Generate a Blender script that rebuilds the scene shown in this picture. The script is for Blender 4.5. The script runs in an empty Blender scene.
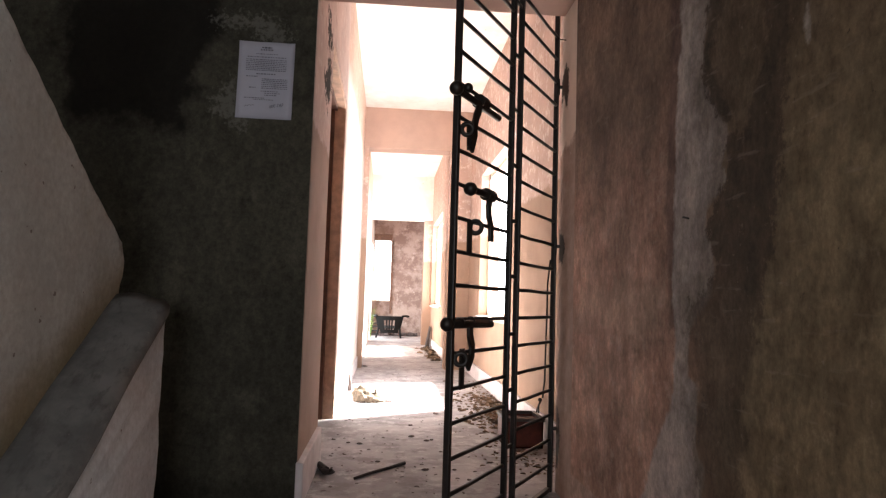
import bpy, bmesh, math, random
import numpy as np
from mathutils import Vector, Matrix
random.seed(7); rng = np.random.default_rng(5)
S = bpy.context.scene
COL = S.collection

# ------------------------------------------------------------------ helpers
def link(name, me, mat=None, parent=None):
    o = bpy.data.objects.new(name, me); COL.objects.link(o)
    if mat is not None:
        for m in (mat if isinstance(mat, (list, tuple)) else [mat]): me.materials.append(m)
    if parent is not None: o.parent = parent
    return o

def finish(name, bm, mat=None, parent=None, smooth=False, bevel=0, seg=2):
    bmesh.ops.recalc_face_normals(bm, faces=bm.faces[:])
    me = bpy.data.meshes.new(name); bm.to_mesh(me); bm.free()
    if smooth:
        for p in me.polygons: p.use_smooth = True
    o = link(name, me, mat, parent)
    if bevel:
        b = o.modifiers.new('bevel', 'BEVEL'); b.width = bevel; b.segments = seg; b.limit_method = 'ANGLE'
    return o

def thing(name, label, cat, loc=(0, 0, 0), group=None):
    o = bpy.data.objects.new(name, None); COL.objects.link(o)
    o.location = loc; o.empty_display_size = .1
    return tag(o, label, cat, group)

def tag(o, label, cat, group=None, kind=None):
    o['label'] = label; o['category'] = cat
    if group: o['group'] = group
    if kind: o['kind'] = kind
    return o

def struct(o, label=None, cat=None):
    o['kind'] = 'structure'
    if label: o['label'] = label
    if cat: o['category'] = cat
    return o

def box(bm, lo, hi):
    lo, hi = Vector(lo), Vector(hi)
    v = [bm.verts.new((x, y, z)) for x in (lo.x, hi.x) for y in (lo.y, hi.y) for z in (lo.z, hi.z)]
    for f in ((0, 1, 3, 2), (4, 6, 7, 5), (0, 4, 5, 1), (2, 3, 7, 6), (0, 2, 6, 4), (1, 5, 7, 3)):
        bm.faces.new([v[i] for i in f])
    return v

def obox(bm, c, ax, ay, az, hx, hy, hz):
    c = Vector(c)
    v = [bm.verts.new(c + ax * hx * i + ay * hy * j + az * hz * k) for i in (-1, 1) for j in (-1, 1) for k in (-1, 1)]
    for f in ((0, 1, 3, 2), (4, 6, 7, 5), (0, 4, 5, 1), (2, 3, 7, 6), (0, 2, 6, 4), (1, 5, 7, 3)):
        bm.faces.new([v[i] for i in f])

def tube(bm, pts, r, n=10, cap=True):
    pts = [Vector(p) for p in pts]
    rr = r if isinstance(r, (list, tuple)) else [r] * len(pts)
    rings = []; ref = None
    for i, p in enumerate(pts):
        d = (pts[min(i + 1, len(pts) - 1)] - pts[max(i - 1, 0)]).normalized()
        if ref is None: ref = Vector((0, 0, 1)) if abs(d.z) < .9 else Vector((1, 0, 0))
        a = (ref - d * ref.dot(d)).normalized(); b = d.cross(a); ref = a
        rings.append([bm.verts.new(p + (a * math.cos(2 * math.pi * k / n) + b * math.sin(2 * math.pi * k / n)) * rr[i]) for k in range(n)])
    for A, B in zip(rings, rings[1:]):
        for k in range(n): bm.faces.new((A[k], A[(k + 1) % n], B[(k + 1) % n], B[k]))
    if cap:
        bm.faces.new(rings[0]); bm.faces.new(rings[-1])

def ball(bm, c, r, sx=1, sy=1, sz=1):
    g = bmesh.ops.create_uvsphere(bm, u_segments=16, v_segments=10, radius=r)
    for v in g['verts']: v.co = Vector((v.co.x * sx, v.co.y * sy, v.co.z * sz)) + Vector(c)

def torus(bm, c, ax, ay, R, r, n=20, m=8):
    c = Vector(c); az = ax.cross(ay); rings = []
    for i in range(n):
        t = 2 * math.pi * i / n; d = ax * math.cos(t) + ay * math.sin(t)
        rings.append([bm.verts.new(c + d * (R + r * math.cos(2 * math.pi * k / m)) + az * r * math.sin(2 * math.pi * k / m)) for k in range(m)])
    for i in range(n):
        A, B = rings[i], rings[(i + 1) % n]
        for k in range(m): bm.faces.new((A[k], A[(k + 1) % m], B[(k + 1) % m], B[k]))

def prism(bm, poly, w):
    """poly: 3D loop; w: extrusion vector"""
    w = Vector(w); A = [bm.verts.new(p) for p in poly]; B = [bm.verts.new(Vector(p) + w) for p in poly]
    bm.faces.new(A); bm.faces.new(B[::-1])
    n = len(A)
    for i in range(n): bm.faces.new((A[i], B[i], B[(i + 1) % n], A[(i + 1) % n]))

def slab(bm, o, u, v, w, nu=1, nv=1):
    """a wall panel: finely divided front face o,u,v; thickness vector w away from the room"""
    o, u, v, w = Vector(o), Vector(u), Vector(v), Vector(w)
    g = [[bm.verts.new(o + u * i / nu + v * j / nv) for j in range(nv + 1)] for i in range(nu + 1)]
    for i in range(nu):
        for j in range(nv): bm.faces.new((g[i][j], g[i + 1][j], g[i + 1][j + 1], g[i][j + 1]))
    c = [o, o + u, o + u + v, o + v]
    a = [bm.verts.new(p) for p in c]; b = [bm.verts.new(p + w) for p in c]
    bm.faces.new(b)
    for i in range(4): bm.faces.new((a[i], a[(i + 1) % 4], b[(i + 1) % 4], b[i]))

def sdf(px, py, poly):
    P = np.array(poly, float); d = np.full(px.shape, 1e9); inside = np.zeros(px.shape, bool)
    for (x0, y0), (x1, y1) in zip(P, np.roll(P, -1, 0)):
        ex, ey = x1 - x0, y1 - y0
        t = np.clip(((px - x0) * ex + (py - y0) * ey) / (ex * ex + ey * ey + 1e-12), 0, 1)
        d = np.minimum(d, np.hypot(px - x0 - t * ex, py - y0 - t * ey))
        c = (y0 > py) != (y1 > py)
        inside ^= c & (px < (x1 - x0) * (py - y0) / (y1 - y0 + 1e-12) + x0)
    return np.where(inside, d, -d)

def add_masks(o, axes, masks):
    """stain outlines: signed distance (metres) to a traced outline, kept per vertex"""
    me = o.data; co = np.empty(len(me.vertices) * 3); me.vertices.foreach_get('co', co); co = co.reshape(-1, 3)
    for nm, polys in masks.items():
        d = np.full(len(co), -1e3)
        for p in polys: d = np.maximum(d, sdf(co[:, axes[0]], co[:, axes[1]], p))
        a = me.attributes.new(nm, 'FLOAT', 'POINT'); a.data.foreach_set('value', np.clip(d, -1, 1).astype(np.float32))

# ------------------------------------------------------------------ materials
class NT:
    def __init__(s, name, rough=.85, spec=.25):
        s.m = bpy.data.materials.new(name); s.m.use_nodes = True; s.t = s.m.node_tree
        s.b = s.t.nodes['Principled BSDF']; s.b.inputs['Roughness'].default_value = rough
        s.b.inputs['Specular IOR Level'].default_value = spec
        s.co = s.t.nodes.new('ShaderNodeTexCoord').outputs['Object']
    def n(s, typ, **kw):
        x = s.t.nodes.new(typ)
        for k, v in kw.items(): setattr(x, k, v)
        return x
    def put(s, sock, v):
        if hasattr(v, 'is_output'): s.t.links.new(v, sock)
        elif isinstance(v, tuple) and len(v) == 3 and sock.type == 'RGBA': sock.default_value = (*v, 1)
        else: sock.default_value = v
    def noise(s, scale, detail=5, rough=.6, stretch=None, dist=0):
        x = s.n('ShaderNodeTexNoise'); x.inputs['Scale'].default_value = scale; x.inputs['Detail'].default_value = detail
        x.inputs['Roughness'].default_value = rough; x.inputs['Distortion'].default_value = dist
        if stretch:
            mp = s.n('ShaderNodeMapping'); mp.inputs['Scale'].default_value = stretch
            s.t.links.new(s.co, mp.inputs['Vector']); s.t.links.new(mp.outputs[0], x.inputs['Vector'])
        else: s.t.links.new(s.co, x.inputs['Vector'])
        return x.outputs['Fac']
    def math(s, op, a, b=0., c=0.):
        x = s.n('ShaderNodeMath', operation=op)
        for i, v in enumerate((a, b, c)): s.put(x.inputs[i], v)
        return x.outputs[0]
    def step(s, v, lo, hi, a=0., b=1.):
        x = s.n('ShaderNodeMapRange', interpolation_type='SMOOTHSTEP')
        for i, q in enumerate((v, lo, hi, a, b)): s.put(x.inputs[i], q)
        return x.outputs[0]
    def mix(s, f, a, b, mode='MIX'):
        x = s.n('ShaderNodeMix', data_type='RGBA', blend_type=mode)
        s.put(x.inputs[0], f); s.put(x.inputs[6], a); s.put(x.inputs[7], b)
        return x.outputs[2]
    def attr(s, nm):
        x = s.n('ShaderNodeAttribute', attribute_name=nm); return x.outputs['Fac']
    def sep(s):
        x = s.n('ShaderNodeSeparateXYZ'); s.t.links.new(s.co, x.inputs[0]); return x.outputs
    def stain(s, c, nm, col, amp=.06, soft=.02, nscale=18, op=1.):
        d = s.math('ADD', s.attr(nm), s.math('MULTIPLY', s.math('SUBTRACT', s.noise(nscale, 8, .65), .5), amp * 2))
        return s.mix(s.step(d, -soft, soft, 0., op), c, col)
    def grain(s, c, amt=.3, scale=70, brush=(1, 1, 1)):
        x = s.n('ShaderNodeMapRange'); s.put(x.inputs[0], s.noise(scale, 6, .75, brush)); x.inputs[1].default_value = .32; x.inputs[2].default_value = .68
        x.inputs[3].default_value = 1 - amt; x.inputs[4].default_value = 1 + amt
        return s.mix(1., c, x.outputs[0], 'MULTIPLY')
    def done(s, c, bump=None, strength=.3, dist=.01):
        s.put(s.b.inputs['Base Color'], c)
        if bump is not None:
            x = s.n('ShaderNodeBump'); x.inputs['Strength'].default_value = strength; x.inputs['Distance'].default_value = dist
            s.t.links.new(bump, x.inputs['Height']); s.t.links.new(x.outputs[0], s.b.inputs['Normal'])
        return s.m

def simple(name, col, rough=.6, var=.25, scale=30, spec=.3, metal=0, bump=.15):
    k = NT(name, rough, spec); k.b.inputs['Metallic'].default_value = metal
    n = k.noise(scale, 5)
    c = k.mix(k.step(n, .3, .7), tuple(x * (1 - var) for x in col), tuple(min(1, x * (1 + var)) for x in col))
    return k.done(c, n, bump, .004)

# pink corridor plaster: tan dado below 1.73 m, pale peeling limewash above
def corridor_plaster(name, masks=False, above=(.42, .30, .255), below=(.29, .195, .145), h=1.72, soft=.02):
    k = NT(name, .9, .15); z = k.sep()[2]
    n1, n2 = k.noise(2.2, 6), k.noise(14, 8, .7)
    up = k.mix(k.step(n1, .35, .65), above, tuple(x * 1.18 for x in above))
    up = k.mix(k.step(n2, .50, .66, 0., .6), up, (.74, .66, .61))
    up = k.mix(k.step(k.noise(4, 9, .75), .56, .64, 0., .6), up, (.40, .27, .22))
    dn = k.mix(k.step(n1, .3, .7), below, tuple(x * 1.2 for x in below))
    dn = k.mix(k.step(n2, .54, .66, 0., .5), dn, (.33, .225, .17))
    e = k.math('ADD', z, k.math('MULTIPLY', k.math('SUBTRACT', k.noise(5, 6, .6), .5), .22))
    c = k.mix(k.step(e, h - soft, h + soft), dn, up)
    c = k.mix(k.step(k.noise(60, 4, .6), .70, .74, 0., .55), c, (.2, .14, .11))
    if masks: c = k.stain(c, 'flake', (.02, .015, .012), .24, .012, 17)
    return k.done(c, n2, .35, .012)

def dark_plaster():
    k = NT('mildewed dark plaster', .9, .15)
    n1, n2 = k.noise(1.8, 6), k.noise(9, 8, .7)
    c = k.mix(k.step(n1, .3, .7), (.050, .047, .037), (.076, .071, .054))
    c = k.mix(k.step(n2, .50, .66, 0., .5), c, (.034, .031, .023))
    c = k.mix(k.step(k.noise(3.5, 8, .75), .56, .66, 0., .5), c, (.092, .086, .068))
    c = k.mix(k.step(k.noise(26, 6, .7), .66, .74, 0., .35), c, (.13, .125, .105))
    z = k.sep()[2]
    c = k.mix(k.step(k.math('ADD', z, k.math('MULTIPLY', n2, .12)), .22, .12, 0., .6), c, (.022, .02, .015))
    c = k.grain(k.grain(c, .35, 50), .25, 14, (1, 1, .5))
    c = k.stain(c, 'soot', (.011, .009, .008), .20, .05, 5, .88)
    c = k.stain(c, 'glue', (.24, .235, .21), .16, .03, 42, .42)
    return k.done(c, n2, .4, .012)

def stained_wall():
    k = NT('water stained brown plaster', .85, .2); y, z = k.sep()[1:3]
    n1, n2, n3, n4 = k.noise(2.5, 6), k.noise(11, 9, .75), k.noise(4, 8, .7, (1, 1.6, .8)), k.noise(38, 6, .7)
    pink = k.mix(k.step(n3, .38, .62), (.36, .20, .15), (.52, .315, .24))
    pink = k.mix(k.step(n2, .50, .64, 0., .6), pink, (.27, .175, .13))
    pink = k.mix(k.step(n2, .36, .46, .5, 0.), pink, (.56, .40, .33))
    olive = k.mix(k.step(n3, .38, .62), (.19, .135, .08), (.29, .215, .13))
    olive = k.mix(k.step(n2, .52, .66, 0., .6), olive, (.19, .135, .08))
    olive = k.mix(k.step(n2, .34, .44, .45, 0.), olive, (.35, .265, .175))
    w = k.math('ADD', y, k.math('MULTIPLY', k.math('SUBTRACT', n1, .5), .5))
    c = k.mix(k.step(w, 1.5, 2.0), olive, pink)  # olive away from the gateway is pigment plus light falloff put into colour
    zz = k.math('ADD', z, k.math('MULTIPLY', k.math('SUBTRACT', n3, .5), .9))
    c = k.mix(k.step(zz, 1.15, 1.65, 0., .78), c, (.12, .08, .055))
    c = k.stain(c, 'skim', (.47, .325, .25), .13, .05, 16, .55)
    c = k.stain(c, 'edge', (.15, .09, .075), .03, .02, 10, .8)
    c = k.stain(c, 'pale', (.44, .375, .35), .035, .012, 16, .9)
    c = k.mix(k.math('MULTIPLY', k.step(k.attr('pale'), -.01, .03), k.step(n2, .5, .64, 0., .4)), c, (.36, .29, .255))
    lowz = k.step(k.math('ADD', z, k.math('MULTIPLY', n1, .3)), .95, 1.2, .62, 1.)
    d = k.math('ADD', k.attr('damp'), k.math('MULTIPLY', k.math('SUBTRACT', k.noise(16, 10, .75), .5), .22))
    op = k.math('MULTIPLY', k.step(d, -.012, .014), lowz)
    op = k.math('MULTIPLY', op, k.step(n4, .60, .72, .93, .55))
    c = k.mix(op, c, (.070, .047, .036))
    c = k.mix(k.step(k.math('ADD', k.attr('damp'), k.math('MULTIPLY', k.math('SUBTRACT', n2, .5), .3)), -.16, .02, 0., .42), c, (.12, .085, .055))
    c = k.stain(c, 'fleck', (.40, .34, .30), .015, .008, 40, .8)
    c = k.stain(c, 'skirt', (.50, .35, .29), .008, .006, 30, .7)
    c = k.grain(k.grain(k.grain(c, .28, 46, (1, 1, .7)), .32, 7), .38, 3.2, (1, 1, .8))
    c = k.mix(k.step(k.noise(30, 4, .5, (1, .25, 1.6)), .62, .74, 0., .22), c, (.45, .36, .29))
    c = k.mix(k.step(n4, .62, .72, 0., .35), c, (.40, .31, .25))
    c = k.mix(k.step(k.noise(70, 4, .6), .68, .74, 0., .7), c, (.05, .038, .03))
    return k.done(c, n2, .5, .012)

def jamb_plaster():
    k = NT('jamb plaster', .9, .15); z = k.sep()[2]
    n1, n2 = k.noise(3, 6), k.noise(16, 8, .7)
    up = k.mix(k.step(n1, .35, .65), (.68, .54, .46), (.80, .66, .56))
    dn = k.mix(k.step(n2, .35, .65), (.36, .25, .20), (.46, .33, .27))
    e = k.math('ADD', z, k.math('MULTIPLY', k.math('SUBTRACT', k.noise(7, 6, .6), .5), .3))
    c = k.mix(k.step(e, 1.66, 1.70), dn, up)
    c = k.stain(c, 'lug', (.03, .022, .018), .05, .012, 30, .9)
    return k.done(c, n2, .35, .01)

def floor_mat():
    k = NT('dusty concrete', .8, .3)
    n1, n2, n3 = k.noise(1.6, 7, .65), k.noise(9, 8, .7), k.noise(40, 6, .7)
    c = k.mix(k.step(n1, .3, .7), (.24, .225, .23), (.45, .425, .435))
    c = k.mix(k.step(n2, .5, .62, 0., .7), c, (.54, .52, .53))
    c = k.mix(k.step(k.noise(4, 9, .75), .50, .60, 0., .6), c, (.18, .155, .155))
    c = k.mix(k.step(n3, .60, .70, 0., .6), c, (.17, .145, .14))
    return k.done(c, n2, .35, .012)

def ceiling_mat():
    k = NT('old whitewash', .9, .1); n = k.noise(3, 7, .65)
    c = k.mix(k.step(n, .35, .65), (.74, .69, .65), (.86, .83, .80))
    c = k.mix(k.step(k.noise(16, 6, .6), .69, .73, 0., .7), c, (.24, .2, .17))
    return k.done(c, n, .2, .01)

def parapet_mat(col, name, smear=False):
    k = NT(name, .7, .3)
    n1, n2 = k.noise(2.5, 6), k.noise(14, 7, .65, (1, .6, 1.4))
    c = k.mix(k.step(n1, .35, .65), tuple(x * .86 for x in col), tuple(x * 1.08 for x in col))
    c = k.mix(k.step(n2, .6, .72, 0., .4), c, tuple(x * .72 for x in col))
    if smear:  # yellow-brown grime along the foot of the slab, and a darker worn arris
        s = k.sep(); h = k.math('SUBTRACT', s[2], k.math('MULTIPLY_ADD', s[1], .625, -.6885))
        g = k.math('ADD', h, k.math('MULTIPLY', k.math('SUBTRACT', n1, .5), .25))
        c = k.mix(k.step(g, .22, .02, 0., .8), c, (.36, .29, .15))
        c = k.mix(k.step(k.noise(1.7, 5, .6), .5, .68, 0., .45), c, (.46, .40, .27))
        c = k.stain(c, 'arris', (.22, .19, .165), .02, .012, 22, .7)
    c = k.grain(c, .14, 40)
    c = k.mix(k.step(k.noise(28, 4, .5), .71, .74, 0., .7), c, (.13, .1, .09))
    return k.done(c, n2, .25, .008)

M_PINK = corridor_plaster('pink corridor plaster')
M_PINKL = corridor_plaster('pink plaster with soot flakes', True, (.52, .40, .36), (.36, .25, .20))
M_DARK, M_STAIN, M_JAMB, M_FLOOR, M_CEIL = dark_plaster(), stained_wall(), jamb_plaster(), floor_mat(), ceiling_mat()
M_SUNPALE = corridor_plaster('plaster with sunlight painted in', False, (.50, .36, .29), (.68, .63, .59), 2.78, .12)  # sunlit brightness put into the colour, fading to pink above the window light
M_BEAM = simple('faded pink beam plaster', (.47, .33, .275), .9, .06, 4)
M_ROOM = simple('dim room plaster', (.55, .53, .50), .9, .3, 2)
M_SLAB = parapet_mat((.70, .745, .735), 'off white stair plaster', True)
M_SLAB2 = parapet_mat((.73, .78, .82), 'pinkish stair plaster')
def coping_mat():
    k = NT('worn grey cement coping', .6, .35)
    n1, n2 = k.noise(5, 7, .65), k.noise(16, 8, .7, (2, .6, 1))
    c = k.mix(k.step(n1, .35, .65), (.115, .114, .112), (.20, .196, .19))
    c = k.mix(k.step(n2, .5, .66, 0., .6), c, (.075, .07, .066))
    c = k.mix(k.step(k.noise(30, 4), .68, .72, 0., .5), c, (.34, .30, .25))
    return k.done(c, n2, .3, .008)
M_COPE = coping_mat()
M_SKIRT = simple('grey white skirting paint', (.60, .55, .56), .7, .14, 6)
def iron_mat():
    k = NT('dark brown painted iron', .42, .5)
    n = k.noise(40, 6, .7)
    c = k.mix(k.step(n, .4, .7), (.008, .0055, .0045), (.022, .014, .011))
    return k.done(c, n, .25, .002)
M_IRON = iron_mat()
M_WOOD = simple('brown door timber', (.56, .39, .29), .55, .25, 9)
M_WOOD2 = simple('dark door timber', (.13, .065, .045), .6, .25, 9)
M_PAPER = simple('white notice paper', (.50, .50, .59), .8, .03, 8)
M_INK = simple('grey print', (.17, .165, .20), .8, .1)
M_CHAIR = simple('black plastic', (.009, .009, .009), .7, .2, 20, .15)
M_CHIP = simple('grey plaster chip', (.13, .10, .095), .9, .4)
M_BEIGE = simple('beige rubble', (.055, .043, .031), .95, .3, 25, .2, 0, .5)
M_STICK = simple('dark weathered wood', (.035, .025, .022), .8, .4, 30)
M_LEAF = simple('dry brown leaves', (.15, .10, .065), .9, .5, 12)
M_GREEN = simple('green weed leaves', (.20, .30, .09), .6, .4, 12)
M_RED = simple('dull dark red paint', (.085, .022, .015), .6, .3, 14)
M_GREY = simple('dusty grey plastic', (.075, .06, .055), .7, .3, 14)
M_CABLE = simple('black cable', (.02, .017, .016), .6, .2)
M_FRAME = simple('pale window paint', (.62, .52, .44), .7, .15, 10)
M_DKBROWN = simple('dark brown trim', (.20, .12, .09), .8, .25)

# ------------------------------------------------------------------ setting
CE = 3.5
bm = bmesh.new(); slab(bm, (-2.6, -2.8, 0), (4.1, 0, 0), (0, 21, 0), (0, 0, -.15)); struct(finish('floor', bm, M_FLOOR), 'dusty grey concrete floor')
bm = bmesh.new(); slab(bm, (-2.6, -2.8, CE), (4.1, 0, 0), (0, 21, 0), (0, 0, .15)); struct(finish('ceiling', bm, M_CEIL), 'old whitewashed ceiling')

# dark front wall with the notice, left of the opening
bm = bmesh.new(); slab(bm, (-2.3, 3.05, 0), (1.94, 0, 0), (0, 0, CE), (0, .22, 0), 130, 230)
o = struct(finish('wall_front', bm, M_DARK), 'dark mildewed plaster wall left of the gateway')
add_masks(o, (0, 2), {
    'soot': [[(-1.463, 2.232), (-1.431, 1.758), (-1.441, 1.713), (-1.392, 1.604), (-1.256, 1.655), (-1.223, 1.608), (-1.129, 1.67), (-.943, 1.635), (-.854, 1.766), (-.842, 1.949), (-.808, 2.136), (-.78, 2.5), (-.8, 3.6), (-1.6, 3.6)]],
    'glue': [[(-.812, 2.135), (-.699, 2.156), (-.565, 2.151), (-.487, 2.09), (-.49, 2.053), (-.597, 2.065), (-.653, 2.122), (-.732, 2.112)],
             [(-.715, 1.864), (-.76, 1.793), (-.794, 1.769), (-.795, 1.714), (-.729, 1.69), (-.697, 1.66), (-.674, 1.647), (-.65, 1.685), (-.686, 1.706)],
             [(-.60, 2.11), (-.58, 2.05), (-.50, 2.05), (-.50, 2.07)]]})
# lintel over the gateway
bm = bmesh.new(); slab(bm, (-.36, 3.05, 2.357), (1.21, 0, 0), (0, 0, CE - 2.357), (0, .23, 0)); struct(finish('trim_1', bm, M_BEAM), 'plaster lintel over the gateway')

# stained right wall of the room
bm = bmesh.new(); slab(bm, (.85, -.2, 0), (0, 3.25, 0), (0, 0, CE), (.25, 0, 0), 240, 250)
slab(bm, (.85, -2.6, 0), (0, 2.4, 0), (0, 0, CE), (.25, 0, 0))
o = struct(finish('wall_right', bm, M_STAIN), 'brown water stained plaster wall right of the gate')
pale = [(1.88, 3.6), (1.70, 3.6), (1.691, 1.734), (1.737, 1.685), (1.767, 1.626), (1.75, 1.521), (1.694, 1.436), (1.641, 1.368), (1.632, 1.327), (1.663, 1.282), (1.664, 1.217), (1.74, 1.176), (1.758, 1.111), (1.719, 1.054), (1.698, 1.0), (1.731, .923), (1.807, .882), (1.85, .825), (1.863, .713), (1.79, .694), (1.802, .626), (1.82, .516), (1.762, .477), (1.792, .34), (1.80, -.1), (2.3, -.1), (2.264, .192), (2.096, .457), (1.97, .628), (1.942, .806), (1.971, .953), (1.957, 1.222), (1.943, 1.523), (1.915, 1.698)]
damp = [(1.457, 3.6), (1.367, 3.6), (1.367, 1.585), (1.376, 1.51), (1.393, 1.438), (1.383, 1.357), (1.404, 1.251), (1.414, 1.142), (1.439, 1.078), (1.456, .99), (1.499, .9), (1.526, .807), (1.558, .711), (1.574, .592), (1.585, .404), (1.60, -.1), (1.80, -.1), (1.792, .34), (1.814, .544), (1.79, .708), (1.85, .811), (1.888, .866), (1.85, .923), (1.759, .963), (1.697, 1.026), (1.741, 1.096), (1.752, 1.151), (1.653, 1.203), (1.663, 1.282), (1.631, 1.34), (1.573, 1.338), (1.516, 1.421), (1.472, 1.501), (1.457, 1.626)]
streak = [(1.705, 3.6), (1.66, 3.6), (1.659, 1.679), (1.714, 1.661), (1.737, 1.615), (1.715, 1.538), (1.682, 1.473), (1.631, 1.392), (1.662, 1.387), (1.75, 1.48), (1.767, 1.555), (1.761, 1.638), (1.748, 1.704)]
edge = [(1.97, 3.6), (1.86, 3.6), (1.90, 1.6), (1.93, 1.2), (1.95, .95), (1.93, .85), (1.99, .85), (2.02, 1.2), (1.99, 1.6)]
fleck = [(1.315, 1.50), (1.30, 1.545), (1.292, 1.50), (1.296, 1.455), (1.308, 1.455)], [(1.668, 1.262), (1.65, 1.262), (1.645, 1.225), (1.665, 1.22)], [(1.745, 1.07), (1.73, 1.085), (1.725, 1.065), (1.738, 1.05)]
add_masks(o, (1, 2), {'pale': [pale], 'damp': [damp, streak], 'edge': [edge], 'fleck': list(fleck), 'skim': [[(2.941, .97), (2.061, .988), (2.0, .926), (2.098, .847), (2.225, .776), (2.654, .847), (3.011, .791)]], 'skirt': [[(3.2, .15), (-1, .20), (-1, -.2), (3.2, -.2)]]})
# reveal of the gateway, right side
bm = bmesh.new(); slab(bm, (.85, 3.05, 0), (0, .27, 0), (0, 0, CE), (.25, 0, 0), 24, 260)
o = struct(finish('trim_2', bm, M_JAMB), 'right plaster jamb of the gateway')
add_masks(o, (1, 2), {'lug': [[(3.24, 2.10), (3.19, 2.05), (3.18, 1.96), (3.22, 1.86), (3.27, 1.95), (3.32, 1.9), (3.32, 2.03), (3.28, 2.06)], [(3.33, 1.27), (3.24, 1.24), (3.21, 1.17), (3.25, 1.10), (3.33, 1.12)], [(3.33, .42), (3.29, .40), (3.25, .28), (3.28, .12), (3.33, .1)]]})

# rest of the room behind the viewer
bm = bmesh.new(); slab(bm, (-2.3, -2.6, 0), (0, 5.65, 0), (0, 0, CE), (-.2, 0, 0)); struct(finish('wall_left', bm, M_ROOM))
bm = bmesh.new()
BX0, BX1, BZ0, BZ1 = -1.1, .4, .7, 1.8
slab(bm, (-2.3, -2.6, 0), (BX0 + 2.3, 0, 0), (0, 0, CE), (0, -.2, 0)); slab(bm, (BX1, -2.6, 0), (1.1 - BX1, 0, 0), (0, 0, CE), (0, -.2, 0))
slab(bm, (BX0, -2.6, 0), (BX1 - BX0, 0, 0), (0, 0, BZ0), (0, -.2, 0)); slab(bm, (BX0, -2.6, BZ1), (BX1 - BX0, 0, 0), (0, 0, CE - BZ1), (0, -.2, 0))
struct(finish('wall_back', bm, M_ROOM))

# corridor left wall: one door opening near, one open doorway at the far end
D0, D1, DH = 3.90, 5.30, 2.43
E0, E1, EH = 15.3, 17.2, 2.2
bm = bmesh.new(); W = (-.23, 0, 0)
slab(bm, (-.355, 3.272, 0), (0, D0 - 3.272, 0), (0, 0, CE), W, 60, 160)
slab(bm, (-.36, D0, DH), (0, D1 - D0, 0), (0, 0, CE - DH), W, 40, 40)
slab(bm, (-.355, 3.052, 0), (0, .22, 0), (0, 0, CE), (-.004, 0, 0), 12, 160)
o = struct(finish('wall_corridor_left', bm, M_PINKL), 'pink plaster corridor wall left of the walkway')
add_masks(o, (1, 2), {'flake': [[(3.50, 2.40), (3.62, 2.43), (3.84, 2.33), (3.78, 2.27), (3.60, 2.26), (3.52, 2.30)], [(3.72, 2.25), (3.80, 2.17), (3.84, 2.08), (3.74, 1.96), (3.52, 1.95), (3.46, 2.04), (3.58, 2.12), (3.60, 2.19), (3.68, 2.2)]]})
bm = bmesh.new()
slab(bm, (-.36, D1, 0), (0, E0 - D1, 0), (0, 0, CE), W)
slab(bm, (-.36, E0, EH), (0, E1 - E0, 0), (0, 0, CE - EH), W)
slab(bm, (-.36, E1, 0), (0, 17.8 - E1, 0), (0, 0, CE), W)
struct(finish('wall_corridor_left_far', bm, M_SUNPALE), 'corridor wall painted pale as if sunlit, beyond the timber doorway')
# corridor right wall with two windows; it steps in beyond the cross beam
def wall_with_window(bm, X, y0, y1, w, wd=(.23, 0, 0)):
    a, b, lo, hi = w
    slab(bm, (X, y0, 0), (0, a - y0, 0), (0, 0, CE), wd); slab(bm, (X, b, 0), (0, y1 - b, 0), (0, 0, CE), wd)
    slab(bm, (X, a, 0), (0, b - a, 0), (0, 0, lo), wd); slab(bm, (X, a, hi), (0, b - a, 0), (0, 0, CE - hi), wd)
W1 = (6.05, 8.05, .75, 2.43); W2 = (11.6, 14.0, .82, 2.45)
bm = bmesh.new(); wall_with_window(bm, 1.1, 3.32, 9.1, W1); wall_with_window(bm, .92, 9.2, 17.8, W2, (.41, 0, 0))
struct(finish('wall_corridor_right', bm, M_PINK), 'pink peeling corridor wall with windows')
# end wall with a narrow window
N0, N1, NZ0, NZ1 = -.33, .09, .9, 2.45
bm = bmesh.new()
slab(bm, (-.6, 17.8, 0), (N0 + .6, 0, 0), (0, 0, CE), (0, .2, 0)); slab(bm, (N1, 17.8, 0), (1.33 - N1, 0, 0), (0, 0, CE), (0, .2, 0))
slab(bm, (N0, 17.8, 0), (N1 - N0, 0, 0), (0, 0, NZ0), (0, .2, 0)); slab(bm, (N0, 17.8, NZ1), (N1 - N0, 0, 0), (0, 0, CE - NZ1), (0, .2, 0))
kk = NT('blotched end plaster', .9, .15); q = kk.noise(3, 7, .7)
endc = kk.mix(kk.step(q, .42, .6), (.27, .19, .165), (.46, .36, .32))
M_END = kk.done(kk.mix(kk.step(kk.noise(8, 7, .7), .55, .7, 0., .7), endc, (.62, .53, .48)), q, .3, .01)
struct(finish('wall_end', bm, M_END), 'blotched end wall of the corridor')
# cross beams and their piers
bm = bmesh.new(); slab(bm, (-.36, 9.1, 2.95), (1.46, 0, 0), (0, 0, CE - 2.95), (0, .3, 0)); struct(finish('trim_3', bm, M_BEAM), 'nearer cross beam under the ceiling')
bm = bmesh.new(); slab(bm, (-.36, 14.1, 2.58), (1.28, 0, 0), (0, 0, CE - 2.58), (0, .25, 0)); struct(finish('trim_4', bm, M_CEIL), 'farther cross beam under the ceiling')
bm = bmesh.new(); box(bm, (-.36, 9.1, 0), (-.295, 9.4, 2.95)); struct(finish('trim_5', bm, M_PINK), 'left pier under the nearer beam')
bm = bmesh.new(); box(bm, (.80, 9.1, 0), (1.1, 9.4, 2.95)); struct(finish('trim_6', bm, M_PINK), 'right pier under the nearer beam')
bm = bmesh.new(); box(bm, (.75, 14.1, 0), (.92, 14.35, 2.58)); struct(finish('trim_7', bm, M_PINK), 'right pier under the farther beam')
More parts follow.
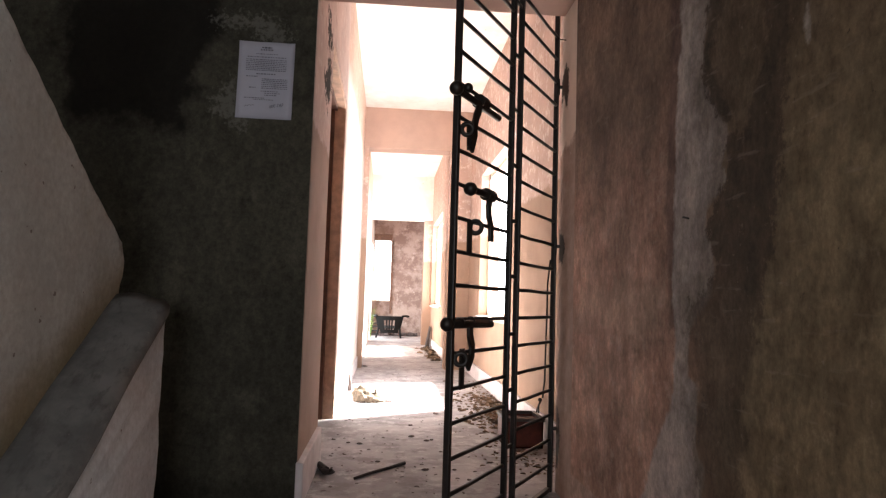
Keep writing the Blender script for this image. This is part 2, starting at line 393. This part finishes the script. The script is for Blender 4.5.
# skirtings
bm = bmesh.new(); box(bm, (-.362, 3.03, 0), (-.328, 3.87, .19)); struct(finish('baseboard_left', bm, M_SKIRT, bevel=.006), 'grey white skirting left of the gateway floor')
bm = bmesh.new(); box(bm, (-.362, 5.32, 0), (-.345, 9.1, .15)); struct(finish('baseboard_left_far', bm, M_SKIRT, bevel=.005))
bm = bmesh.new(); box(bm, (1.075, 3.32, 0), (1.102, 9.1, .16)); struct(finish('baseboard_right', bm, M_SKIRT, bevel=.005))
bm = bmesh.new(); box(bm, (.90, 9.4, 0), (.922, 14.1, .16)); struct(finish('baseboard_right_far', bm, M_SKIRT, bevel=.005))

# door_1: timber frame and closed leaf deep in the left wall opening
d1 = thing('door_1', 'brown timber doorway in the left corridor wall', 'door', (-.45, (D0 + D1) / 2, 0)); d1['kind'] = 'structure'
def local(o, root): o.location = -Vector(root.location); return o
bm = bmesh.new(); box(bm, (-.445, D1 - .075, 0), (-.362, D1, 2.37)); box(bm, (-.425, D0, 0), (-.362, D0 + .02, 2.37)); box(bm, (-.425, D0, 2.37), (-.362, D1, 2.42))
local(finish('frame', bm, M_WOOD, d1, bevel=.004), d1)
bm = bmesh.new(); box(bm, (-.53, D1 - .11, 0), (-.445, D1, 2.37)); box(bm, (-.50, D0, 0), (-.425, D0 + .05, 2.37)); box(bm, (-.50, D0, 2.35), (-.425, D1, 2.42))
local(finish('rebate', bm, M_WOOD2, d1, bevel=.004), d1)
bm = bmesh.new(); box(bm, (-.57, D0 + .02, .01), (-.53, D1 - .02, 2.40))
for z0, z1 in ((.2, .85), (1.0, 1.55), (1.7, 2.2)):
    for s in (0, 1):
        a = D0 + .12 + s * .41; box(bm, (-.53, a, z0), (-.522, a + .32, z1))
local(finish('leaf', bm, M_WOOD2, d1, bevel=.004), d1)

# window frames
def side_window(n, X0, w, label):
    a, b, lo, hi = w; t = .045
    e = thing(f'window_{n}', label, 'window', (X0 + .05, (a + b) / 2, lo)); e['kind'] = 'structure'
    bm = bmesh.new(); x0, x1 = X0 + .10, X0 + .15
    box(bm, (x0, a, lo), (x1, a + t, hi)); box(bm, (x0, b - t, lo), (x1, b, hi)); box(bm, (x0, a, lo), (x1, b, lo + t)); box(bm, (x0, a, hi - t), (x1, b, hi))
    local(finish('frame', bm, M_FRAME, e), e)
    bm = bmesh.new(); box(bm, (X0 - .03, a - .04, lo - .035), (X0 + .1, b + .04, lo + .002))
    local(finish('sill', bm, M_FRAME, e, bevel=.005), e)
side_window(1, 1.1, W1, 'large bright window in the right corridor wall')
side_window(2, .92, W2, 'farther bright window in the right corridor wall')
e = thing('window_3', 'narrow bright window in the end wall', 'window', (-.12, 17.8, NZ0)); e['kind'] = 'structure'
bm = bmesh.new(); box(bm, (N1, 17.74, .55), (N1 + .05, 17.80, NZ1)); local(finish('shutter_post', bm, M_DKBROWN, e), e)
bm = bmesh.new(); box(bm, (N0 - .03, 17.73, NZ1), (N1 + .02, 17.80, NZ1 + .16)); local(finish('header_band', bm, M_DKBROWN, e), e)  # dark brown band across the top of the narrow window
bm = bmesh.new(); box(bm, (N0, 17.76, NZ0 - .04), (N1, 17.9, NZ0)); local(finish('sill', bm, M_FRAME, e), e)
e = thing('window_4', 'unseen window added behind the viewer to light the room', 'window', (-.2, -2.6, BZ0)); e['kind'] = 'structure'  # unseen opening, added to brighten the foreground from behind
bm = bmesh.new(); t = .05
box(bm, (BX0, -2.70, BZ0), (BX0 + t, -2.65, BZ1)); box(bm, (BX1 - t, -2.70, BZ0), (BX1, -2.65, BZ1)); box(bm, (BX0, -2.70, BZ0), (BX1, -2.65, BZ0 + t)); box(bm, (BX0, -2.70, BZ1 - t), (BX1, -2.65, BZ1)); box(bm, (-.225, -2.70, BZ0), (-.175, -2.65, BZ1))
local(finish('frame', bm, M_FRAME, e), e)

# ------------------------------------------------------------------ stair balustrade at the left
st = thing('stair_balustrade', 'off white plastered stair balustrade with grey sloping coping in left foreground', 'stairs', (-.9, 2.5, 0))
XL, XR = -.952, -.775
ztop = lambda y: .874 + (y - 2.5) * .640
bm = bmesh.new(); poly = [(XR, 2.49, 0), (XR, 2.49, ztop(2.49) - .02), (XR, 1.18, ztop(1.18) - .02), (XR, 1.18, 0)]
# the right face is slightly wavy hand plaster
ny, nz = 40, 16
def wav(y, z): return .004 * math.sin(9 * y + 5 * z) + .005 * math.sin(23 * z + 2 * y)
g = [[bm.verts.new((XR + wav(1.18 + 1.31 * i / ny, j) * .5, 1.18 + 1.31 * i / ny + (wav(j * .37, j * .21) if i == ny else 0), (ztop(1.18 + 1.31 * i / ny) - .02) * j / nz)) for j in range(nz + 1)] for i in range(ny + 1)]
h = [[bm.verts.new((XL, v.co.y, v.co.z)) for v in r] for r in g]
for i in range(ny):
    for j in range(nz):
        bm.faces.new((g[i][j], g[i + 1][j], g[i + 1][j + 1], g[i][j + 1])); bm.faces.new((h[i][j], h[i][j + 1], h[i + 1][j + 1], h[i + 1][j]))
    bm.faces.new((g[i][nz], g[i + 1][nz], h[i + 1][nz], h[i][nz])); bm.faces.new((g[i][0], h[i][0], h[i + 1][0], g[i + 1][0]))
for j in range(nz):
    bm.faces.new((g[0][j], g[0][j + 1], h[0][j + 1], h[0][j])); bm.faces.new((g[ny][j], h[ny][j], h[ny][j + 1], g[ny][j + 1]))
local(finish('lower_parapet', bm, M_SLAB2, st, smooth=False), st)
# rounded coping, swept along the slope
prof = [(-.008, -.02), (-.008, .028)] + [(.02 + .12 * t / 6, .034 + .010 * math.sin(math.pi * t / 6) - .018 * t / 6) for t in range(7)] + \
       [(.140 + .046 * math.sin(a), -.026 + .044 * math.cos(a) ) for a in [math.radians(x) for x in (25, 50, 75, 100, 125)]] + [(.172, -.05)]
bm = bmesh.new(); rings = []
ys = [1.18 + (2.5 - 1.18) * i / 30 for i in range(31)]
for i, y in enumerate(ys):
    k = .93 if i == 30 else 1; dz = .003 * math.sin(7 * y) + .002 * math.sin(19 * y)
    rings.append([bm.verts.new((XL + px + .003 * math.sin(13 * y + px * 40), y + (.006 if i == 30 else 0) * (1 - abs(px - .09) * 6), ztop(y) + (pz + .005) * k + dz - .01)) for px, pz in prof])
for A, B in zip(rings, rings[1:]):
    for k in range(len(A) - 1): bm.faces.new((A[k], A[k + 1], B[k + 1], B[k]))
bm.faces.new(rings[0]); bm.faces.new(rings[-1])
for A, B in zip(rings, rings[1:]): bm.faces.new((A[-1], A[0], B[0], B[-1]))
local(finish('coping', bm, M_COPE, st, smooth=True), st)
# upper parapet: slab rising towards the viewer
EDGE = [(2.516, .86), (2.53, .925), (2.545, .95), (2.553, 1.009), (2.525, 1.075), (2.358, 1.172), (2.205, 1.262), (2.075, 1.348), (1.985, 1.405), (1.881, 1.470), (1.794, 1.526), (1.68, 1.60), (1.4, 1.78), (1.15, 1.945)]
bm = bmesh.new()
nE = len(EDGE); prev = None; T = .14
dense = []
for (a, b), (c, d) in zip(EDGE, EDGE[1:]):
    for i in range(6): dense.append((a + (c - a) * i / 6, b + (d - b) * i / 6))
dense.append(EDGE[-1])
poly = [(XL, y + .003 * math.sin(40 * z), z + .003 * math.sin(55 * y)) for y, z in dense] + [(XL, 1.15, 0), (XL, 2.5, 0)]
prism(bm, poly, (-T, 0, 0))
bmesh.ops.triangulate(bm, faces=[f for f in bm.faces if len(f.verts) > 4])
bmesh.ops.subdivide_edges(bm, edges=[e for e in bm.edges if e.calc_length() > .12], cuts=6, use_grid_fill=True)
up = finish('upper_parapet', bm, M_SLAB, st)
add_masks(up, (1, 2), {'arris': [[(y, z) for y, z in EDGE[3:]] + [(y - .0, z - .035) for y, z in EDGE[3:]][::-1]]})
local(up, st)

# ------------------------------------------------------------------ iron gate, swung open into the room
HX, HY = .803, 3.28
DV = Vector((-.515, -.857, 0)).normalized(); NV = Vector((-DV.y, DV.x, 0)); ZV = Vector((0, 0, 1))
def G(t, z, o=0.): return Vector((HX + .003 * z, HY, 0)) + DV * t + NV * o + ZV * z
gate = thing('iron_gate', 'black two leaf folding iron grille gate standing open in the gateway', 'gate', (HX, HY, 0))
def gp(name, bm, mat=M_IRON, parent=gate, **k):
    o = finish(name, bm, mat, parent, **k)
    return local(o, gate) if parent is gate else o
ZB = [.2527 + .1176 * k for k in range(-2, 19)]
for t in (-.022, .502, .600, 1.135):
    bm = bmesh.new(); obox(bm, G(t, 1.186), DV, NV, ZV, .0112, .0112, 1.182); gp('stile', bm, bevel=.003)
for a, b in ((-.01, .49), (.612, 1.123)):
    for i, z in enumerate(ZB):
        bm = bmesh.new()
        if i in (0, len(ZB) - 1):
            obox(bm, G((a + b) / 2, z), DV, NV, ZV, (b - a) / 2 - .0005, .012, .010); gp('rail', bm, bevel=.002)
        else:
            w = [random.uniform(-.0025, .0025) for _ in range(3)]
            tube(bm, [G(a + .0005, z), G(a + (b - a) * .3, z + w[0], w[2]), G(a + (b - a) * .7, z + w[1]), G(b - .0005, z)], 0.0076, 8); gp('bar', bm, smooth=True)
for i, z in enumerate((2.19, 1.957, 1.72, 1.482, 1.246, 1.014, .775, .545, .317, .09)):
    bm = bmesh.new(); obox(bm, G(.551, z), DV, NV, ZV, .037, .004, .008); gp('leaf_hinge', bm, bevel=.002)
for z in (2.0, 1.19, .30):
    bm = bmesh.new(); tube(bm, [G(-.034, z), G(-.034, z) + Vector((.055, .012, .004))], .009, 10)
    tube(bm, [G(-.036, z - .04), G(-.036, z + .04)], .011, 10); gp('hinge_pin', bm, smooth=True)
# bolt assemblies: sliding rods, hasp handles, staples
def strip(bm, pts, w, o, th=.005):
    P = [G(t, z, o) for t, z in pts]
    L = []; 
    for i, p in enumerate(P):
        d = (P[min(i + 1, len(P) - 1)] - P[max(i - 1, 0)]).normalized(); s = d.cross(NV) * w / 2
        L.append([bm.verts.new(p + s + NV * th), bm.verts.new(p - s + NV * th), bm.verts.new(p - s - NV * th), bm.verts.new(p + s - NV * th)])
    for A, B in zip(L, L[1:]):
        for k in range(4): bm.faces.new((A[k], A[(k + 1) % 4], B[(k + 1) % 4], B[k]))
    bm.faces.new(L[0]); bm.faces.new(L[-1])
def bolt(rod, rr, knobs, collar, handle, hw, ring, ringr, plate):
    bm = bmesh.new(); tube(bm, [G(rod[0], rod[2], .022), G(rod[1], rod[3], .022)], rr, 12)
    b = gp('sliding_bolt', bm, smooth=True)
    for t, z, r in knobs:
        bm = bmesh.new(); ball(bm, G(t, z, .018), r); gp('knob', bm, M_IRON, b, smooth=True)
    bm = bmesh.new(); tube(bm, [G(collar[0] - collar[3], collar[1], .016), G(collar[0] + collar[3], collar[1], .016)], collar[2], 12); gp('collar', bm, M_IRON, b)
    bm = bmesh.new(); strip(bm, [(t + .025, z) for t, z in handle], hw, .026, .006); gp('handle', bm, M_IRON, b, bevel=.003)
    bm = bmesh.new(); torus(bm, G(ring[0] + .02, ring[1], .016), Vector((1, 0, 0)), ZV, ringr, .009); gp('staple', bm, M_IRON, b, smooth=True)
    bm = bmesh.new(); strip(bm, [(t + .015, z) for t, z in plate], .030, .012, .004); gp('hasp_plate', bm, M_IRON, b)
bolt((1.19, .805, 1.622, 1.618), .0125, [(1.185, 1.626, .025), (1.09, 1.655, .018)], (.965, 1.636, .027, .028),
     [(.975, 1.63), (.985, 1.595), (1.005, 1.565), (1.018, 1.53), (1.015, 1.50), (1.03, 1.465), (1.047, 1.435)], .036, (1.062, 1.508), .020, [(1.045, 1.545), (1.04, 1.50), (1.035, 1.44)])
bolt((1.05, .85, 1.300, 1.304), .0125, [(1.045, 1.302, .025)], (.87, 1.306, .024, .034),
     [(.850, 1.305), (.866, 1.26), (.862, 1.225), (.838, 1.185), (.836, 1.130)], .036, (.965, 1.172), .022, [(1.012, 1.19), (1.012, 1.12), (1.010, 1.07)])
bolt((1.20, .83, .826, .822), .0145, [(1.20, .826, .024), (1.10, .830, .019)], (.935, .832, .020, .07),
     [(1.005, .82), (1.003, .785), (.985, .75), (.985, .715), (1.02, .672)], .036, (1.06, .705), .021, [(1.045, .74), (1.045, .66), (1.043, .60)])

# ------------------------------------------------------------------ notice on the dark wall
pn = thing('paper_notice', 'white printed paper notice pasted on the dark wall', 'notice', (-.577, 3.05, 1.867))
pw, ph = .247, .352
bm = bmesh.new(); n = 10; rot = math.radians(.2)
g = [[bm.verts.new((-pw / 2 + pw * i / n + .003 * j / n, -.003 - .0015 * math.sin(i * 1.1 + j * .7) - (.004 if (i in (0, n) and j in (0, n)) else 0), -ph / 2 + ph * j / n)) for j in range(n + 1)] for i in range(n + 1)]
for i in range(n):
    for j in range(n): bm.faces.new((g[i][j], g[i + 1][j], g[i + 1][j + 1], g[i][j + 1]))
sh = finish('sheet', bm, M_PAPER, pn, smooth=True); so = sh.modifiers.new('thick', 'SOLIDIFY'); so.thickness = .0006
rows = [(.075, .42, .60, 2.2), (.105, .40, .62, 2.4), (.16, .32, .72, 1), (.20, .17, .86, 1)] + [(.235 + .023 * k, .15, .87, 1) for k in range(7)] + \
       [(.42, .34, .68, 1.3), (.455, .16, .36, 1.2)] + [(.485 + .024 * k, .44, .90, 1) for k in range(6)] + [(.60, .22, .34, 1.2), (.645, .43, .74, 1), (.67, .5, .78, 1), (.695, .5, .72, 1), (.735, .14, .50, 1.1), (.755, .3, .66, .9)]
bm = bmesh.new()
for ri, (v, a, b, hgt) in enumerate(rows):
    if ri == 2: finish('letterhead', bm, M_INK, pn); bm = bmesh.new()
    if v == .42: finish('printed_text', bm, M_INK, pn); bm = bmesh.new()
    if v == .735: finish('printed_text', bm, M_INK, pn); bm = bmesh.new()
    u = a; full = bm; side = b < .4 and v > .44
    if side: bm = bmesh.new()
    while u < b:
        wl = random.uniform(.012, .05); e = min(u + wl, b)
        z = ph / 2 - v * ph; x0, x1 = -pw / 2 + u * pw, -pw / 2 + e * pw
        zz = .0015 * hgt * random.uniform(.8, 1.2)
        box(bm, (x0, -.0072, z - zz), (x1, -.0062, z + zz)); u = e + .012
    if side: finish('printed_text', bm, M_INK, pn); bm = full
finish('closing_line', bm, M_INK, pn)
for u0, v0, w, a in ((.60, .845, .11, .02), (.73, .825, .12, .02), (.15, .845, .18, .006)):
    pts = []; bm = bmesh.new()
    for i in range(22):
        q = i / 21; pts.append((-pw / 2 + (u0 + w * q + .012 * math.sin(q * 25)) * pw, -.0068, ph / 2 - (v0 + a * math.sin(q * 19 + u0 * 9) - .02 * q) * ph))
    tube(bm, pts, .0008, 4)
    finish('signature', bm, M_INK, pn)

# ------------------------------------------------------------------ things lying in the corridor
def lump(bm, c, r, sx, sy, sz, seed, sub=2, amp=.35):
    R = random.Random(seed); g = bmesh.ops.create_icosphere(bm, subdivisions=sub, radius=r)
    ph_ = [R.uniform(0, 6) for _ in range(6)]
    for v in g['verts']:
        d = v.co.normalized()
        k = 1 + amp * (math.sin(5 * d.x + ph_[0]) * math.sin(4 * d.y + ph_[1]) + .6 * math.sin(9 * d.z + ph_[2] + 6 * d.x)) + R.uniform(-.08, .08)
        v.co = Vector((v.co.x * sx * k, v.co.y * sy * k, max(v.co.z * sz * k, -r * sz * .35))) + Vector(c)
def ground(o):  # rest on the floor
    o.location.z -= min((o.matrix_basis @ v.co).z for v in o.data.vertices) - .0005; return o

bm = bmesh.new(); tube(bm, [(-.125, 3.497, .008), (-.05, 3.592, .011), (.05, 3.712, .010), (.134, 3.815, .012)], [.007, .008, .0085, .010], 8)
tag(ground(finish('wooden_stick', bm, M_STICK, smooth=True)), 'thin dark stick lying on the near corridor floor', 'stick')
bm = bmesh.new(); tube(bm, [(-.32, 3.72, .02), (-.30, 3.66, .018), (-.275, 3.585, .02)], [.016, .02, .022], 8); lump(bm, (-.262, 3.545, .022), .028, 1.1, 1.1, .7, 3)
tag(ground(finish('charred_wood', bm, M_STICK)), 'short dark charred wood piece beside the grey white skirting', 'wood scrap')
bm = bmesh.new(); lump(bm, (-.185, 6.10, .055), .085, .95, .9, 1.2, 11, 3, .14); lump(bm, (-.09, 6.12, .03), .085, 1.25, 1, .7, 12, 3, .14); tube(bm, [(-.06, 6.1, .04), (-.062, 6.1, .125)], .011, 6)
tag(ground(finish('plaster_lump', bm, M_BEIGE)), 'beige lump of rubble on the sunlit corridor floor', 'rubble')
bm = bmesh.new(); lump(bm, (.062, 6.12, .015), .045, 1.3, .9, .45, 14, 2, .3)
tag(ground(finish('rubble_piece', bm, M_CHIP)), 'flat grey rubble piece right of the beige lump', 'rubble')
bm = bmesh.new(); tube(bm, [(-.322, 6.78, .004), (-.322, 6.79, .085), (-.326, 6.80, .165)], [.022, .019, .016], 8)
tag(finish('short_stub', bm, M_STICK, smooth=True), 'short black stub leaning upright at the foot of the left wall', 'stub')
bm = bmesh.new(); prism(bm, [(.80, 13.3, .002), (.87, 13.3, .002), (.895, 13.3, .40), (.875, 13.3, .41)], (0, .3, 0))
tag(finish('dark_board', bm, M_STICK), 'dark board leaning against the far right wall', 'board')

# loose chips, each its own
chip_spots = [(-.202, 4.378, .016), (-.132, 4.351, .02), (-.301, 4.465, .014), (-.015, 3.88, .016), (.201, 4.587, .026), (.294, 4.462, .022), (.328, 4.496, .016), (.43, 5.519, .026), (-.28, 6.6, .02), (.243, 3.708, .022), (-.234, 3.36, .012), (-.207, 4.045, .012), (.399, 3.712, .016), (.455, 3.509, .014), (.21, 5.0, .02), (-.25, 9.3, .04), (.5, 4.1, .016), (.36, 4.15, .014)]
chip_lab = ['dark grey chip on the floor, left one of a pair below the doorway', 'dark grey chip on the floor, right one of a pair below the doorway', 'small dark chip on the floor just past the end of the left skirting', 'small chip just beyond the middle of the thin stick', 'dark chip on the floor left of the gate, largest of three together', 'dark chip on the floor left of the gate, middle of three together', 'dark chip on the floor left of the gate, rightmost of three together', 'dark chip at the far edge of the sunlit floor beside the gate stile', 'dark chip at the foot of the left wall near the upright stub', 'chip on the floor right of the thick end of the stick', 'tiny chip against the near end of the left skirting', 'tiny chip on the floor between the skirting and the stick', 'chip on the floor behind the lower left corner of the gate', 'small chip behind the lowest bars of the near gate leaf', 'flat chip on the bright floor short of the beige lump', 'dark chip by the foot of the left beam pier', 'chip behind the gate, nearer than the leaf litter', 'small chip just left of the gate stile on the near floor']
for i, ((x, y, r), lb) in enumerate(zip(chip_spots, chip_lab)):
    r *= .62; bm = bmesh.new(); lump(bm, (0, 0, 0), r, 1.25, 1.1, .55, 40 + i, 2, .3)
    o = finish('plaster_chip', bm, M_CHIP); o.location = (x, y, r); tag(ground(o), lb, 'plaster chip', 'plaster chips on the corridor floor')

# uncountable grit and leaf litter
def flakes(name, mat, n, spot, size, lab, cat, curl=.3):
    bm = bmesh.new()
    for _ in range(n):
        x, y = spot(); s = random.uniform(*size); a = random.uniform(0, 6.28); z = random.uniform(.001, .014)
        ca, sa = math.cos(a), math.sin(a); pts = []
        for u, v in ((-1, 0), (-.3, .45), (.5, .35), (1, 0), (.4, -.4), (-.4, -.4)):
            pts.append((x + (u * ca - v * sa) * s, y + (u * sa + v * ca) * s, z + max(0, curl * s * (abs(v) * 1.5 + random.uniform(0, .6)))))
        c = bm.verts.new((x, y, z + s * .1)); V = [bm.verts.new(p) for p in pts]
        for i in range(6): bm.faces.new((c, V[i], V[(i + 1) % 6]))
    o = finish(name, bm, mat); m = o.modifiers.new('thick', 'SOLIDIFY'); m.thickness = .002
    return tag(o, lab, cat, None, 'stuff')
def litter_spot():
    while True:
        y = random.gauss(5.4, .75); x = 1.05 - abs(random.gauss(0, .19))
        if 4.7 < y < 7.8 and x > .45: return x, y
flakes('leaf_litter', M_LEAF, 800, litter_spot, (.010, .030), 'dry brown leaf litter swept along the right corridor wall', 'leaves', .5)
def near_spot():
    while True:
        x, y = random.gauss(.85, .14), random.uniform(3.6, 4.75)
        if .5 < x < 1.05 and not (.74 < x < 1.05 and 4.25 < y < 4.65): return x, y
flakes('leaf_crumbs', M_LEAF, 130, near_spot, (.007, .020), 'brown leaf crumbs around the red box behind the gate', 'leaves', .4)
flakes('floor_grit', M_CHIP, 300, lambda: (random.uniform(-.32, 1.0), 3.2 + 6 * random.random() ** 1.3), (.004, .013), 'fine dark grit scattered over the corridor floor', 'grit', .3)
flakes('far_rubble', M_CHIP, 160, lambda: (random.uniform(-.2, .8), min(17.66, random.gauss(17.42, .11))), (.03, .09), 'dark rubble strewn along the foot of the end wall', 'rubble', .8)
flakes('wall_debris', M_LEAF, 90, lambda: (.86 - abs(random.gauss(0, .10)), random.uniform(10.2, 13.1)), (.03, .07), 'brown debris along the far right wall', 'debris', .6)

# dull red box behind the gate
rb = thing('red_box', 'dull red open box with dark rim on the floor behind the gate', 'box', (.895, 4.43, 0))
bm = bmesh.new(); x0, x1, y0, y1 = .775, 1.015, 4.28, 4.58
for lo, hi in (((x0, y0, .001), (x1, y0 + .012, .165)), ((x0, y1 - .012, .001), (x1, y1, .165)), ((x0, y0, .001), (x0 + .012, y1, .165)), ((x1 - .012, y0, .001), (x1, y1, .165)), ((x0, y0, .001), (x1, y1, .012))): box(bm, lo, hi)
local(finish('body', bm, M_RED, rb), rb)
bm = bmesh.new()
for lo, hi in (((x0 - .01, y0 - .01, .165), (x1 + .01, y0 + .014, .187)), ((x0 - .01, y1 - .014, .165), (x1 + .01, y1 + .01, .187)), ((x0 - .01, y0, .165), (x0 + .014, y1, .187)), ((x1 - .014, y0, .165), (x1 + .01, y1, .187))): box(bm, lo, hi)
local(finish('rim', bm, M_GREY, rb, bevel=.003), rb)
bm = bmesh.new(); slab(bm, (x0 + .012, y0 + .012, .155), (x1 - x0 - .024, 0, 0), (0, y1 - y0 - .024, 0), (0, 0, -.1)); local(finish('dirt_fill', bm, M_CHIP, rb), rb)

# hanging cable
bm = bmesh.new()
pts = [(1.082, 4.45, 1.20), (1.078, 4.50, 1.05), (1.084, 4.53, .85), (1.084, 4.55, .6), (1.084, 4.56, .4), (1.086, 4.62, .27)]
tube(bm, pts, .006, 8)
tube(bm, [(1.07, 4.61, .25), (1.062, 4.64, .21), (1.058, 4.61, .17), (1.062, 4.66, .192)], .006, 8)
tube(bm, [(1.07, 4.62, .24), (1.058, 4.66, .19), (1.062, 4.70, .14), (1.06, 4.68, .08), (1.062, 4.66, .03)], .005, 8); ball(bm, (1.068, 4.62, .255), .014)
tag(finish('hanging_cable', bm, M_CABLE, smooth=True), 'thin black knotted cable hanging down the right corridor wall', 'cable')
bm = bmesh.new(); tube(bm, [(.852, 3.25, 2.222), (.825, 3.26, 2.228), (.80, 3.25, 2.238)], .003, 6)
tag(finish('bent_wire', bm, M_CABLE), 'short bent wire sticking from the jamb above the top hinge', 'wire')
bm = bmesh.new(); tube(bm, [(.852, 1.90, 1.165), (.846, 1.885, 1.164), (.847, 1.855, 1.157)], .003, 6)
tag(finish('rusty_nail', bm, M_CABLE), 'small dark nail in the pale band of the stained wall', 'nail')

# black plastic chair at the far end
CH = thing('plastic_chair', 'black plastic armchair with slatted back at the far end of the corridor', 'chair', (.10, 16.6, 0))
def cpart(name, bm, **k): return finish(name, bm, M_CHAIR, CH, **k)
bm = bmesh.new()   # backrest shell facing the viewer, with slots
def bx(u, z):      # tapered bucket: wider at the top
    w = .24 + .10 * (z - .1) / .42
    return Vector((u * w, -.22 - .04 * (z - .1) - .05 * (1 - u * u), z))
def quad(u0, u1, z0, z1, m=4):
    for i in range(m):
        a, b = u0 + (u1 - u0) * i / m, u0 + (u1 - u0) * (i + 1) / m
        f = [bm.verts.new(bx(a, z0)), bm.verts.new(bx(b, z0)), bm.verts.new(bx(b, z1)), bm.verts.new(bx(a, z1))]; bm.faces.new(f)
quad(-1, 1, .42, .52, 12); quad(-.85, .85, .12, .20, 12); quad(-1, -.42, .20, .42); quad(.42, 1, .20, .42)
for k in range(3):
    c = -.21 + .21 * k; quad(c - .06, c + .06, .20, .42, 1)
bmesh.ops.remove_doubles(bm, verts=bm.verts, dist=.0005)
o = cpart('backrest', bm); m = o.modifiers.new('thick', 'SOLIDIFY'); m.thickness = .012
bm = bmesh.new(); prism(bm, [(-.22, -.25, .22), (.22, -.25, .22), (.26, .22, .26), (-.26, .22, .26)], (0, 0, .02)); cpart('seat', bm, bevel=.006)
for s in (-1, 1):
    bm = bmesh.new(); e = .46 if s > 0 else .38
    tube(bm, [(s * .30, -.27, .52), (s * (e - .06), -.18, .53), (s * e, 0, .515), (s * (e - .03), .22, .50)], [.022, .024, .026, .022], 8)
    cpart('armrest', bm, smooth=True)
    for q in (-1, 1):
        bm = bmesh.new(); tube(bm, [(s * .25, q * .22, .24), (s * (.31 if s < 0 else .28), q * .27, .0)], [.024, .02], 8); cpart('leg', bm)
bm = bmesh.new()
for z in (.08, .16, .25, .34): tube(bm, [(-.40, -.10, z), (-.25, -.22, z + .01)], .014, 6)
cpart('broken_arm_slats', bm)
# weed in the far left doorway
pl = thing('green_weed', 'pale green weed growing in the far left doorway', 'plant', (-.33, 15.9, 0))
bs = bmesh.new(); bl = bmesh.new()
for i in range(9):
    a = random.uniform(0, 6.28); r = random.uniform(.05, .14); hgt = random.uniform(.35, .75)
    top = Vector((math.cos(a) * r, math.sin(a) * r, hgt)); tube(bs, [(0, 0, 0), (top.x * .4, top.y * .4, hgt * .6), top], .004, 5)
    for k in range(9):
        q = .3 + .7 * k / 8; c = Vector((top.x * q * q, top.y * q * q, hgt * q)); b = random.uniform(0, 6.28); s = random.uniform(.035, .06)
        d = Vector((math.cos(b), math.sin(b), .4)) * s; w = Vector((-math.sin(b), math.cos(b), 0)) * s * .4
        bl.faces.new([bl.verts.new(c), bl.verts.new(c + d * .5 + w), bl.verts.new(c + d), bl.verts.new(c + d * .5 - w)])
finish('stems', bs, M_GREEN, pl); finish('leaves', bl, M_GREEN, pl)

# ------------------------------------------------------------------ light
w = bpy.data.worlds.new('hazy sky'); S.world = w; w.use_nodes = True
bg = w.node_tree.nodes['Background']; bg.inputs[0].default_value = (.97, .98, 1.0, 1); bg.inputs[1].default_value = 16.0
def portal(name, loc, rot, sx, sy):
    L = bpy.data.lights.new(name, 'AREA'); L.shape = 'RECTANGLE'; L.size = sx; L.size_y = sy; L.cycles.is_portal = True
    o = bpy.data.objects.new(name, L); COL.objects.link(o); o.location = loc; o.rotation_euler = rot
P2 = math.pi / 2
portal('daylight_window', (1.335, (W1[0] + W1[1]) / 2, (W1[2] + W1[3]) / 2), (0, P2, 0), W1[3] - W1[2], W1[1] - W1[0])
portal('daylight_far_window', (1.335, (W2[0] + W2[1]) / 2, (W2[2] + W2[3]) / 2), (0, P2, 0), W2[3] - W2[2], W2[1] - W2[0])
portal('daylight_doorway', (-.6, (E0 + E1) / 2, EH / 2), (0, -P2, 0), EH, E1 - E0)
portal('daylight_end_window', ((N0 + N1) / 2, 18.01, (NZ0 + NZ1) / 2), (-P2, 0, 0), N1 - N0, NZ1 - NZ0)
portal('daylight_added_window', ((BX0 + BX1) / 2, -2.81, (BZ0 + BZ1) / 2), (P2, 0, 0), BX1 - BX0, BZ1 - BZ0)  # sky portal of the window added behind the viewer
L = bpy.data.lights.new('sun', 'SUN'); L.energy = 230; L.angle = math.radians(7); L.color = (1, .95, .88)
so = bpy.data.objects.new('sun', L); COL.objects.link(so); so.location = (6, 8, 8)
so.rotation_euler = Vector((-1, -.5, -1.3)).to_track_quat('-Z', 'Y').to_euler()

# ------------------------------------------------------------------ camera
cam = bpy.data.cameras.new('camera'); co = bpy.data.objects.new('camera', cam); COL.objects.link(co)
cam.sensor_width = 36; cam.sensor_fit = 'HORIZONTAL'; cam.lens = 36 * 680 / 886; cam.clip_start = .02
R = Matrix(((.9960646214558805, -.036524031608392286, -.08075434972199586), (-.08329826633601821, -.07453002777433208, -.993733703657761), (.030276537275042325, .9965496826927529, -.07727911241471735)))
# rows are the world axes seen from the camera; the third camera axis points backwards
co.matrix_world = Matrix(((R[0][0], R[0][1], R[0][2], 0), (R[1][0], R[1][1], R[1][2], 0), (R[2][0], R[2][1], R[2][2], .9), (0, 0, 0, 1)))
S.camera = co
S.view_settings.view_transform = 'Standard'; S.view_settings.look = 'None'; S.view_settings.exposure = -0.5; S.view_settings.gamma = 1
S.cycles.use_denoising = True; S.cycles.max_bounces = 12; S.cycles.diffuse_bounces = 10
S.cycles.sample_clamp_indirect = 30
